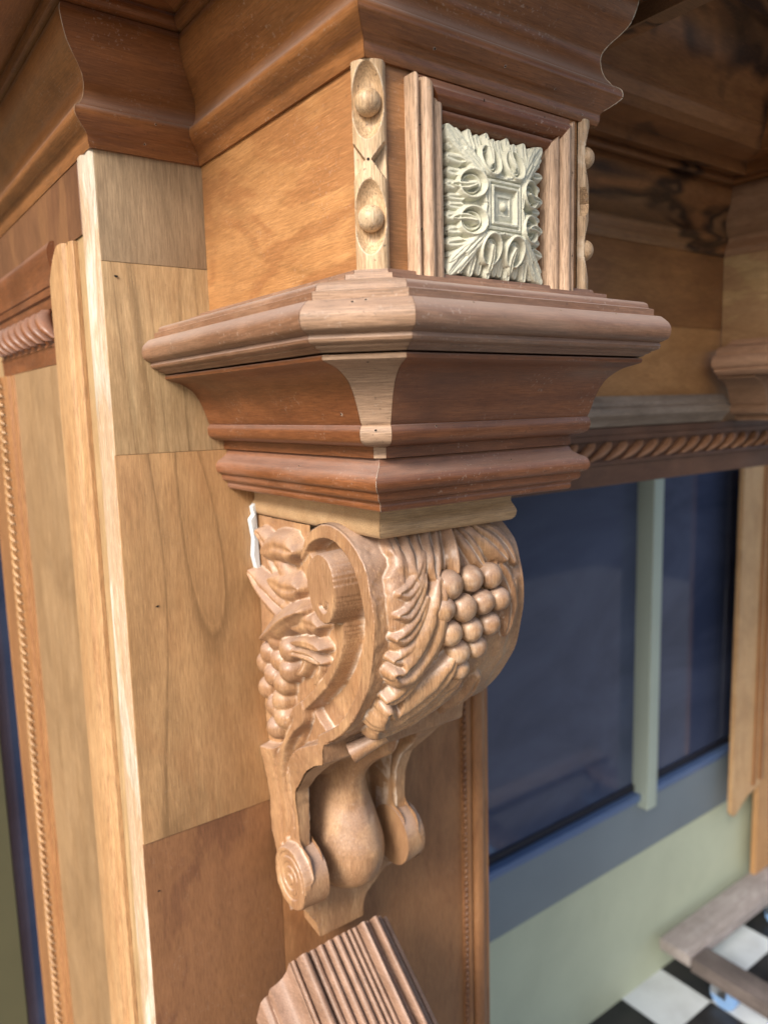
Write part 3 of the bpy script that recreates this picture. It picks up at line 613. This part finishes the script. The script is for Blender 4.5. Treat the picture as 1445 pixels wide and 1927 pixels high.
# lower hollow with the pear shaped drop
def hollow():
    st = .001; ws = np.linspace(-1, 1, 201); zs = np.arange(-.612, -.345, st); Wn, Z = np.meshgrid(ws, zs)
    sh = smooth01((-.37 - Z) / .12); xl = .3950 + .014 * sh; xr = .593 - .027 * sh; hw = (xr - xl) / 2; X = (xl + xr) / 2 + Wn * hw; qq = np.abs(Wn) * hw
    cx = .494 - .004 * sh; q = np.abs(X - cx)
    rimy = np.interp(-Z, [.345, .3523, .3730, .3760, .3840, .4010, .4230, .4400, .462, .50, .60, .63], [.650, .6555, .6580, .6595, .6770, .7000, .7195, .7365, .7415, .741, .7480, .7550])
    back = np.interp(-Z, [.345, .352, .372, .385, .40, .43, .47, .56, .590, .600, .6135], [.655, .660, .662, .690, .720, .765, .795, .796, .786, .779, .772])
    wall = np.interp(-Z, [.345, .372, .385, .40, .42, .50, .585, .600, .628], [.2, .2, .045, .034, .021, .0155, .0155, .0, .0])
    Yv = np.where((qq > hw - wall) & (Z > -.598), rimy, back)
    tt = np.clip((-Z - .375) / (.610 - .375), 0, 1)
    cR = cat([(0, .013), (.08, .017), (.2, .025), (.32, .029), (.45, .0370), (.58, .0455), (.72, .0525), (.84, .0500), (.93, .037), (1, .0)], 5)
    cF = cat([(0, .655), (.08, .668), (.2, .708), (.32, .732), (.45, .734), (.58, .722), (.72, .711), (.84, .716), (.93, .735), (1, .775)], 5)
    TT = [p[0] for p in cR]; RR = [max(0, p[1]) for p in cR]; FF = np.interp(TT, [p[0] for p in cF], [p[1] for p in cF])
    rad = np.interp(tt, TT, RR); fr = np.interp(tt, TT, FF)
    pear = np.where(q < rad, fr + (.795 - fr) * (1 - np.sqrt(np.clip(1 - (q / np.maximum(rad, 1e-4)) ** 2, 0, 1))), 9.)
    pear = np.where((Z < -.375), pear, 9.)
    fl = np.interp(-Z, [.372, .39, .41, .43, .45], [.0, .026, .050, .056, .050]); sh2 = np.where((q < fl), back - .016 * smooth01((fl - q) / .03), 9.)
    Yv = np.minimum(np.minimum(Yv, pear), np.where(Z > -.45, sh2, 9.))
    Yv = blur(Yv, 2) + fnoise(X.shape, 10, .0003)
    grid_mesh('carved_drop', X, Yv, Z, None, CARVE, CBO, False)
    # tapering tail below the drop, its left edge splintered
    lft = [(.4100, -.598), (.4150, -.606), (.4180, -.6075), (.4220, -.6135), (.4250, -.6140), (.4280, -.6210), (.4310, -.6225), (.4360, -.6330), (.4420, -.6400), (.4440, -.6480), (.4460, -.6620)]
    rgt = [(.5120, -.6620), (.5140, -.6440), (.5200, -.6330), (.5350, -.6230), (.5450, -.6150), (.5600, -.6060), (.5660, -.598)]
    P = lft + rgt; n = len(P); V = [(x, .7700 - .22 * min(0, z + .612) * -1 * .25, z) for x, z in P] + [(x + (.004 if i < len(lft) else -.004), .8120, z) for i, (x, z) in enumerate(P)]
    V = V[:n] + [(x, y, z) for i, (x, y, z) in enumerate(V[n:])]
    mesh('corbel_tail', V, [tuple(range(n)), tuple(range(n, 2 * n))[::-1]] + [(i, i + n, (i + 1) % n + n, (i + 1) % n) for i in range(n)], CARVP, CBO, 30)
hollow()
# foot volutes stand out from the cheeks
def volute(x0, x1):
    V = []; F = []; n = 40
    for x, r in ((x0, .0355), (x1, .0375)):
        for k in range(n):
            a = 2 * math.pi * k / n; V.append((x, .7500 + r * math.cos(a), -.5530 + r * 1.04 * math.sin(a)))
    for k in range(n): F.append((k, (k + 1) % n, n + (k + 1) % n, n + k))
    F.append(tuple(range(n))[::-1]); F.append(tuple(n + k for k in range(n)))
    mesh('volute', V, F, CARVP, CBO, 40)
volute(.3990, .4300); volute(.5765, .5480)
# crumbled filler behind the corbel
V = []; F = []
pts = [(.4085, .806, -.108), (.404, .806, -.112), (.4055, .804, -.121), (.4005, .804, -.127), (.404, .804, -.150), (.402, .804, -.170), (.4055, .804, -.186), (.4095, .804, -.188)]
V = [(x - .003, y, z) for x, y, z in pts] + [(x - .003, y + .009, z) for x, y, z in pts]; k = len(pts)
mesh('filler_lump', V, [tuple(range(k)), tuple(range(k, 2 * k))[::-1]] + [(i, i + k, (i + 1) % k + k, (i + 1) % k) for i in range(k)], PLASTER, MT, 30)

# ---- reeded apron below the corbel
def reeds():
    T = [(.3200, -.052), (.3230, -.046), (.3300, -.044), (.3330, -.036), (.3420, -.033)]
    pr = [(.3160, -.075), (.3190, -.058)] + sm((.3200, -.052), (.3260, -.047), (.3300, -.047)) + [(.331, -.040)] + sm((.332, -.038), (.340, -.036), (.348, -.032), (.354, -.024)) + [(.3555, -.016), (.357, -.014)]
    def bead(c, r, base, h): return [(c + r * math.sin(a), base + h * math.cos(a)) for a in np.linspace(-1.45, 1.45, 9)]
    for c, r, b, h in ((.3615, .0040, -.0200, .0090), (.3735, .0075, -.0140, .0150), (.3870, .0050, -.0110, .0070), (.3975, .0048, -.0080, .0085), (.4090, .0052, -.0060, .0095), (.4205, .0052, -.0040, .0085), (.4310, .0040, -.0030, .0070), (.4395, .0036, -.0030, .0060), (.4475, .0036, -.0030, .0060), (.4580, .0058, -.0030, .0150), (.4690, .0040, -.0060, .0060), (.4790, .0050, -.0040, .0120), (.4905, .0055, -.0120, .0050)): pr += bead(c, r, b, h)
    pr += [(.4985, -.018), (.5000, -.022)] + bead(.5050, .0042, -.0230, .0050) + sm((.5110, -.028), (.5150, -.034), (.5180, -.044)) + [(.519, -.075)]
    pr = [((x - .316) * .97 + .362, h) for x, h in pr]
    d = Vector((0, -.763, -.646)); nrm = Vector((0, -.646, .763)); V = []; F = []; n = len(pr)
    for s in (-.012, .02, .06, .34):
        for x, h in pr:
            ss = s + (max(0, -.014 - h) * .5 if s < 0 else 0)
            p = Vector((x - .010, .7310, -.6570)) + d * ss + nrm * h; V.append(tuple(p))
    for k in range(3):
        for q in range(n - 1): F.append((k * n + q, k * n + q + 1, (k + 1) * n + q + 1, (k + 1) * n + q))
    F.append(tuple(range(n))[::-1]); F.append(tuple(3 * n + q for q in range(n)))
    mesh('reeded_apron', V, F, REED, MT, 50)
reeds()

# ---- flat boards of the left pier, its edge strips and side
T = .018
box('pier_board', .2505, .366, YW, YW + T, .1558, .2660, GREYZ, MT, .0004)
box('pier_board', .2500, .430, YW + .0002, YW + T, -.0427, .1554, TANZ, MT, .0004)
box('pier_board', .2492, .420, YW - .0003, YW + T, -.4835, -.0431, TANZ2, MT, .0004)
box('pier_board', .2486, .4196, YW + .0006, YW + T, -2.10, -.4839, DARKB, MT, .0004)
box('pier_board', .4204, .7300, YW + .0004, YW + T, -2.10, .0600, DARKB2, MT, .0004)
box('pier_corner_post', .251, .290, YW + T, .8700, -2.10, .2660, TANZ, MT, .0004)
# nail holes on the boards
def nail(x, z, r=.0022):
    V = []; 
    for k in range(8):
        a = k / 8 * 6.283; s = r * random.uniform(.6, 1.1); V.append((x + s * 1.2 * math.cos(a), YW - .0009, z + s * .8 * math.sin(a)))
    mesh('nail_hole', V, [tuple(range(8))], MHOLE, MT, None)
for x, z, r in ((.2635, .141, .0022), (.2830, -.212, .0018), (.262, -.545, .0018)): nail(x, z, r)
# raw, paint-white edge of the front board
def upright(name, prof, z0, z1, mat, topcut=None, botcut=None, n=1):
    V = []; F = []; k = len(prof)
    for s in range(n + 1):
        for i, (x, y) in enumerate(prof):
            zz = z0 + (z1 - z0) * s / n
            if s == 0 and botcut: zz += botcut(x, y)
            if s == n and topcut: zz += topcut(x, y)
            V.append((x, y, zz))
    for s in range(n):
        for i in range(k - 1): F.append((s * k + i, s * k + i + 1, (s + 1) * k + i + 1, (s + 1) * k + i))
    F.append(tuple(range(k))); F.append(tuple(n * k + i for i in range(k))[::-1])
    return mesh(name, V, F, mat, MT, 40)
upright('raw_board_edge', [(.2502, YW + .0015)] + sm((.2475, YW + .004), (.2468, YW + .012), (.2475, YW + .020)) + [(.2462, YW + .024)] + sm((.2450, YW + .030), (.2455, YW + .040), (.2470, YW + .046)) + [(.2502, YW + .047)], -2.10, .2640, RAWW, n=1)
upright('pier_side_stile', [(.2510, .861), (.2490, .861), (.2490, 1.470), (.2510, 1.470)], -2.10, .2660, TANZ)
upright('ogee_strip', [(.2488, .8880), (.2440, .8880), (.2425, .8895)] + sm((.2405, .8960), (.2410, .9030), (.2380, .9070)) + [(.2360, .9080)] + sm((.2345, .9200), (.2335, .9400), (.2345, .9600), (.2375, .9740)) + [(.2440, .9780), (.2488, .9780)], -2.10, .1880, STRIPP,
        topcut=lambda x, y: -.035 * smooth01(np.array((y - .915) / .055)).item() if True else 0)
# lintel moulding of the side panel with its rope bead
SP = [(.249, 1.345), (.249, .9785)]
SPROF = [(-.002, .2050), (.0100, .2045)] + sm((.0180, .2030), (.0250, .1960), (.0260, .1880), (.0230, .1800)) + [(.0220, .1780)] + sm((.0210, .1740), (.0170, .1650), (.0165, .1560)) + [(.0120, .1550), (.0120, .1460), (.0040, .1450), (.0040, .1370)] + [(.0070, .1365), (.0070, .1310), (.0035, .1305), (.0035, .0900), (.0075, .0895), (.0080, .0860), (.0050, .0850), (.0030, .0640), (-.002, .0630)]
SPROF = [(o * .42, z) for o, z in SPROF]
run('side_lintel', SP, 0, SPROF, red('side lintel stain', 'Y', 50., edge_amt=.3), MT)
def rope(name, p0, p1, rad, r2, n, mat, nrm, up, lean):
    V = []; F = []; a = Vector(p0); b = Vector(p1); d = (b - a) / n; seg = 8
    for i in range(n):
        c = a + d * (i + .5); s0 = len(V)
        for j in range(7):
            t = -1 + 2 * j / 6
            m = c + up * rad * t * 1.0 + d * lean * t + nrm * (rad * .8 * math.sqrt(max(0, 1 - t * t * .85)))
            r = r2 * (1 - .35 * t * t)
            ax = d.normalized()
            for k in range(seg):
                an = 2 * math.pi * k / seg; V.append(tuple(m + ax * r * math.cos(an) + nrm * r * math.sin(an)))
        for j in range(6):
            for k in range(seg): F.append((s0 + j * seg + k, s0 + j * seg + (k + 1) % seg, s0 + (j + 1) * seg + (k + 1) % seg, s0 + (j + 1) * seg + k))
    return mesh(name, V, F, mat, MT, 180)
rope('rope_bead', (.2478, 1.345, .1105), (.2480, .9790, .1105), .0185, .0100, 9, red('rope stain', 'Y', 51.), Vector((-1, 0, 0)), Vector((0, 0, 1)), -.45)
# side panel frame
upright('side_panel', [(.2485, .977), (.2470, .978), (.2470, 1.275), (.2485, 1.276)], -2.10, .0630, wood('side panel tan', (.28, .165, .080), (.37, .235, .125), 'Z', grain=.6, rough=.45, seed=70., bump=.06))
upright('side_panel_moulding', [(.2480, 1.262)] + sm((.2440, 1.264), (.2430, 1.272), (.2460, 1.280)) + [(.2400, 1.283)] + sm((.2370, 1.290), (.2380, 1.300), (.2420, 1.306)) + [(.2400, 1.309), (.2400, 1.345), (.2430, 1.348)] + sm((.2380, 1.352), (.2360, 1.366), (.2380, 1.385)) + [(.2400, 1.388), (.2400, 1.475), (.2520, 1.475), (.2520, 1.262)], -2.10, .0620, STRIPZ)
rope('rope_bead', (.2415, 1.327, -2.09), (.2415, 1.327, .060), .0105, .0032, 150, TANZ2, Vector((-1, 0, 0)), Vector((0, 1, 0)), .5)
upright('side_frieze', [(.2480, .862), (.2470, .863), (.2470, 1.418), (.2480, 1.419)], .1900, .2650, DARKB)

# ---- right edge of the left pier
pe = [(.7302, YW + .018), (.7302, YW + .0005), (.7310, YW - .001), (.7365, YW - .001), (.7370, YW - .004)] + sm((.7400, YW - .0060), (.7450, YW - .0055), (.7480, YW - .002)) + [(.7490, YW - .001), (.7495, YW - .006)] + sm((.7540, YW - .011), (.7620, YW - .012), (.7700, YW - .009)) + [(.7715, YW - .0070), (.7790, YW - .0065), (.7800, YW - .005), (.7800, YW + .090), (.7600, YW + .090)]
upright('opening_edge_moulding', pe, -2.10, -.1415, DARKB2)
rope('rope_bead', (.7337, YW - .0004, -2.09), (.7337, YW - .0004, -.143), .0030, .0040, 190, DARKB, Vector((0, -1, 0)), Vector((1, 0, 0)), .3)

# ---- frieze and lintel between the two capitals
box('frieze_board', .620, 1.4200, YW, YW + .018, .1300, .2660, FRIEZ, MT, .0005)
box('frieze_board', .500, 1.900, YW + .0015, YW + .018, -.0500, .1297, FRIEZL, MT, .0005)
GF = [(.56, YW), (1.406, YW)]
run('loose_grey_moulding', GF, 0, [(0, .0085), (.0120, .0080), (.0150, .0030), (.0200, -.0020), (.0210, -.0080), (.0270, -.0120), (.0290, -.0190), (.0280, -.0240), (.0180, -.0300), (.0100, -.0420), (0, -.0440)], GREYW, MT, caps=True)
LX = [(.62, YW), (1.95, YW)]
run('lintel_moulding', LX, 0, [(0, -.0440), (.0060, -.0445), (.0065, -.0560), (.0095, -.0570), (.0095, -.0660), (.0035, -.0670), (.0035, -.0985), (.0085, -.0990), (.0100, -.1030), (.0080, -.1060), (.0040, -.1070), (.0040, -.1405), (.0020, -.1420), (-.0900, -.1420), (-.0900, -.0440)], [LINT][0], MT)
rope('rope_bead', (.63, YW + .0015, -.0830), (1.93, YW + .0015, -.0830), .0150, .0105, 30, wood('rope brown', (.25, .12, .06), (.38, .20, .11), 'X', rough=.45, seed=52., bump=.1, edge=EDGE), Vector((0, -1, 0)), Vector((0, 0, 1)), .55)

# ---- second capital further right
D = 1.046
box('block_side_veneer', BX0 + D, BX0 + D + .012, BY + A0, YW - .0005, .095, .2665, LITBLKY, MT, .0006)
box('block_front_veneer', BX0 + D + .0005, BX1 + D - .0005, BY, BY + .012, .095, .2665, ORANGEX, MT, .0006)
LF2 = [(a + D, min(b, .785)) for a, b in LF]; LF2[0] = (.364 + D, .786); LF2[-1] = (.6307 + D, .786)
PINK = wood('pinkish second ledge', (.48, .28, .175), (.62, .39, .26), 'Y', grain=.4, rough=.5, seed=53., bump=.1, edge=EDGE)  # ledge colour raised to stand in for light from the left
for i in range(5): run('ledge_moulding', LF2, i, LEDGE, PINK if i == 0 else REDX, MT)
C2 = [(.364 + D, .786), (.364 + D, .715)]
run('cove_moulding', C2, 0, COVE, wood('second cove', (.24, .14, .085), (.36, .22, .14), 'Y', grain=.4, rough=.5, seed=54., bump=.1), MT)

# ================================================================== window, wall, floor
WY = 1.50
SAGE = plain('sage green painted wall', (.46, .50, .37), .6, var=.12, scale=5, bump=.08)
BAND = plain('blue grey painted sill', (.18, .22, .25), .45, var=.1, scale=4)
MUL = plain('pale green mullion paint', (.42, .49, .42), .4, var=.06, scale=4)
BLUES = plain('blue edge seal', (.10, .16, .30), .3, var=.1)
DKS = plain('dark rubber seal', (.012, .012, .02), .5, var=0)
OLIVE = plain('olive jamb paint', (.085, .085, .045), .6, var=.1)
wl = thing('shop_wall', (2.0, WY + .1, -H0), 'pale sage green painted wall below the shop window, dark skirting at the tiled floor', 'wall')
box('wall_panel', -2.5, 5.5, WY, WY + .12, -H0, -1.578, SAGE, wl, 0)
box('wall_panel', -2.5, 5.5, WY, WY + .12, .9, 2.6, SAGE, wl, 0)
box('wall_jamb', -2.5, .212, WY + .001, WY + .12, -1.575, .898, OLIVE, wl, 0)
box('wall_jamb', 4.4, 5.5, WY + .001, WY + .12, -1.575, .898, SAGE, wl, 0)
wn = thing('shop_window', (2.2, WY, -1.576), 'large dark blue glass window with pale green mullion and blue grey sill behind the mantel opening', 'window')
box('window_sill', .215, 4.39, WY - .012, WY + .1, -1.574, -1.372, BAND, wn, .003)
box('sill_edge', .215, 4.39, WY - .022, WY + .02, -1.371, -1.345, BLUES, wn, .004)
box('glazing_seal', .215, 4.39, WY + .004, WY + .05, -1.344, -1.318, DKS, wn, .002)
box('mullion', 2.150, 2.205, WY - .050, WY + .02, -1.395, .897, MUL, wn, .006)
gm = bpy.data.materials.new('dark reflecting glass'); gm.use_nodes = True; g = gm.node_tree; b = g.nodes['Principled BSDF']
vv = coords(g, 'X', .6, 1); nn_ = noi(g, vv, 2.6, 5, .6, .8)
g.links.new(mix(g, ramp(g, nn_, [(.35, 0.), (.7, 1.)]), (.030, .042, .085), (.068, .086, .150)), b.inputs['Base Color'])  # soft blue reflection painted into the pane's base colour
b.inputs['Roughness'].default_value = .06; b.inputs['IOR'].default_value = 1.52; b.inputs['Specular IOR Level'].default_value = .6
box('window_glass', .215, 4.39, WY + .012, WY + .022, -1.40, .90, gm, wn, 0)

# leg panel standing on the dolly at the far right
lg = thing('panel_leg', (3.0, 1.44, -1.915), 'tan wooden leg with a curved-end strip standing upright on the dolly by the window', 'wood panel')
box('board', 2.862, 3.25, 1.430, 1.452, -1.915, -.10, wood('leg tan', (.42, .22, .09), (.52, .30, .14), 'Z', grain=.5, rough=.45, seed=60., bump=.1), lg, .002)
def leg_strip():
    xs = cat([(2.630, -1.50), (2.632, -1.555), (2.645, -1.575), (2.668, -1.570), (2.700, -1.548), (2.742, -1.525), (2.790, -1.515), (2.822, -1.508), (2.835, -1.492), (2.858, -1.487)], 4)
    P = [(2.630, -.12)] + xs + [(2.858, -.12)]; V = [(x, 1.412, z) for x, z in P] + [(x, 1.4295, z) for x, z in P]; n = len(P)
    mesh('ogee_strip', V, [tuple(range(n)), tuple(range(n, 2 * n))[::-1]] + [(i, i + n, (i + 1) % n + n, (i + 1) % n) for i in range(n)], wood('leg strip', (.52, .30, .14), (.64, .42, .22), 'Z', grain=.5, rough=.45, seed=61., bump=.1), lg, 40)
    box('reed', 2.770, 2.784, 1.402, 1.4118, -1.49, -.12, STRIPZ, lg, .004); box('reed', 2.812, 2.836, 1.400, 1.4118, -1.48, -.12, STRIPZ, lg, .006)
leg_strip()

# dolly
GREYP = wood('scuffed grey plank', (.30, .26, .24), (.46, .41, .39), 'X', grain=.6, rough=.7, seed=62., bump=.3, patch=(.22, .18, .16), patch_amt=.3)
GREYQ = wood('scuffed grey bearer', (.10, .08, .075), (.19, .155, .14), 'Y', grain=.6, rough=.7, seed=63., bump=.3)
METAL = plain('zinc plated steel', (.55, .56, .58), .3, metal=1, var=.2, scale=40); WHEEL = plain('blue caster tyre', (.22, .38, .66), .4, var=.1)
dl = thing('moving_dolly', (2.6, 1.3, -H0), 'low moving dolly of scuffed grey planks on blue casters, on checkered floor by green wall', 'dolly')
box('deck_plank', 2.246, 3.30, 1.335, 1.455, -1.960, -1.916, GREYP, dl, .004)
box('bearer', 2.250, 2.345, .55, 1.334, -1.975, -1.925, GREYQ, dl, .004)
box('bearer', 3.10, 3.20, .55, 1.334, -1.975, -1.925, GREYQ, dl, .004)
box('deck_plank', 2.246, 3.30, .43, .549, -1.960, -1.916, GREYP, dl, .004)
def cyl(name, c, r, h, axis, mat, parent, seg=28, r2=None):
    bm = bmesh.new(); bmesh.ops.create_cone(bm, cap_ends=True, segments=seg, radius1=r, radius2=r2 or r, depth=h)
    if axis == 'X': bmesh.ops.rotate(bm, verts=bm.verts, matrix=Matrix.Rotation(math.pi / 2, 3, 'Y'))
    if axis == 'Y': bmesh.ops.rotate(bm, verts=bm.verts, matrix=Matrix.Rotation(math.pi / 2, 3, 'X'))
    bmesh.ops.bevel(bm, geom=[e for e in bm.edges if len(e.link_faces) == 2 and e.calc_face_angle() > 1], offset=min(r, h) * .12, segments=2, affect='EDGES')
    for v in bm.verts: v.co += Vector((c[0], c[1], c[2] + H0))
    me = bpy.data.meshes.new(name); bm.to_mesh(me); bm.free(); return link(name, me, mat, parent, 40)
for x, y in ((2.345, 1.270), (2.90, 1.36), (2.375, .60), (3.10, .60)):
    f = cyl('caster', (x, y, -1.975), .034, .012, 'Z', METAL, dl)
    box('fork', x - .030, x - .026, y - .03, y + .025, -2.062, -1.982, METAL, f, .001); box('fork', x + .026, x + .030, y - .03, y + .025, -2.062, -1.982, METAL, f, .001)
    cyl('wheel', (x, y - .012, -2.063), .047, .040, 'X', WHEEL, f)

# checkered floor, pavement in front
fm = bpy.data.materials.new('black and white vinyl tile'); fm.use_nodes = True; g = fm.node_tree; b = g.nodes['Principled BSDF']
tc = N(g, 'ShaderNodeTexCoord'); mp = N(g, 'ShaderNodeMapping'); g.links.new(tc.outputs['Object'], mp.inputs[0]); mp.inputs['Location'].default_value = (-2.33, -1.30 + .235, .01)
ck = N(g, 'ShaderNodeTexChecker'); g.links.new(mp.outputs[0], ck.inputs[0]); ck.inputs['Scale'].default_value = 1 / .235
ck.inputs[1].default_value = (.008, .009, .012, 1); ck.inputs[2].default_value = (.62, .66, .68, 1)
dn = noi(g, tc.outputs['Object'], 6, 5, .6); g.links.new(mix(g, mth(g, 'MULTIPLY', ramp(g, dn, [(.4, 0.), (.7, 1.)]), .3), ck.outputs[0], (.10, .09, .08)), b.inputs['Base Color']); b.inputs['Roughness'].default_value = .35
def sheet(name, x0, x1, y0, y1, z, mat):
    o = mesh(name, [(x0, y0, z), (x1, y0, z), (x1, y1, z), (x0, y1, z)], [(0, 1, 2, 3)], mat, None, None); o['kind'] = 'structure'; return o
sheet('floor', -3.0, 6.0, .95, 1.52, -H0, fm)
sheet('pavement', -4.5, 8.0, -3.2, .95, -H0 - .004, plain('concrete pavement', (.20, .195, .19), .85, var=.2, scale=3, bump=.2))
sheet('ground', -80, 80, -90, 40, -H0 - .12, plain('asphalt', (.055, .055, .058), .9, var=.3, scale=2, bump=.2))
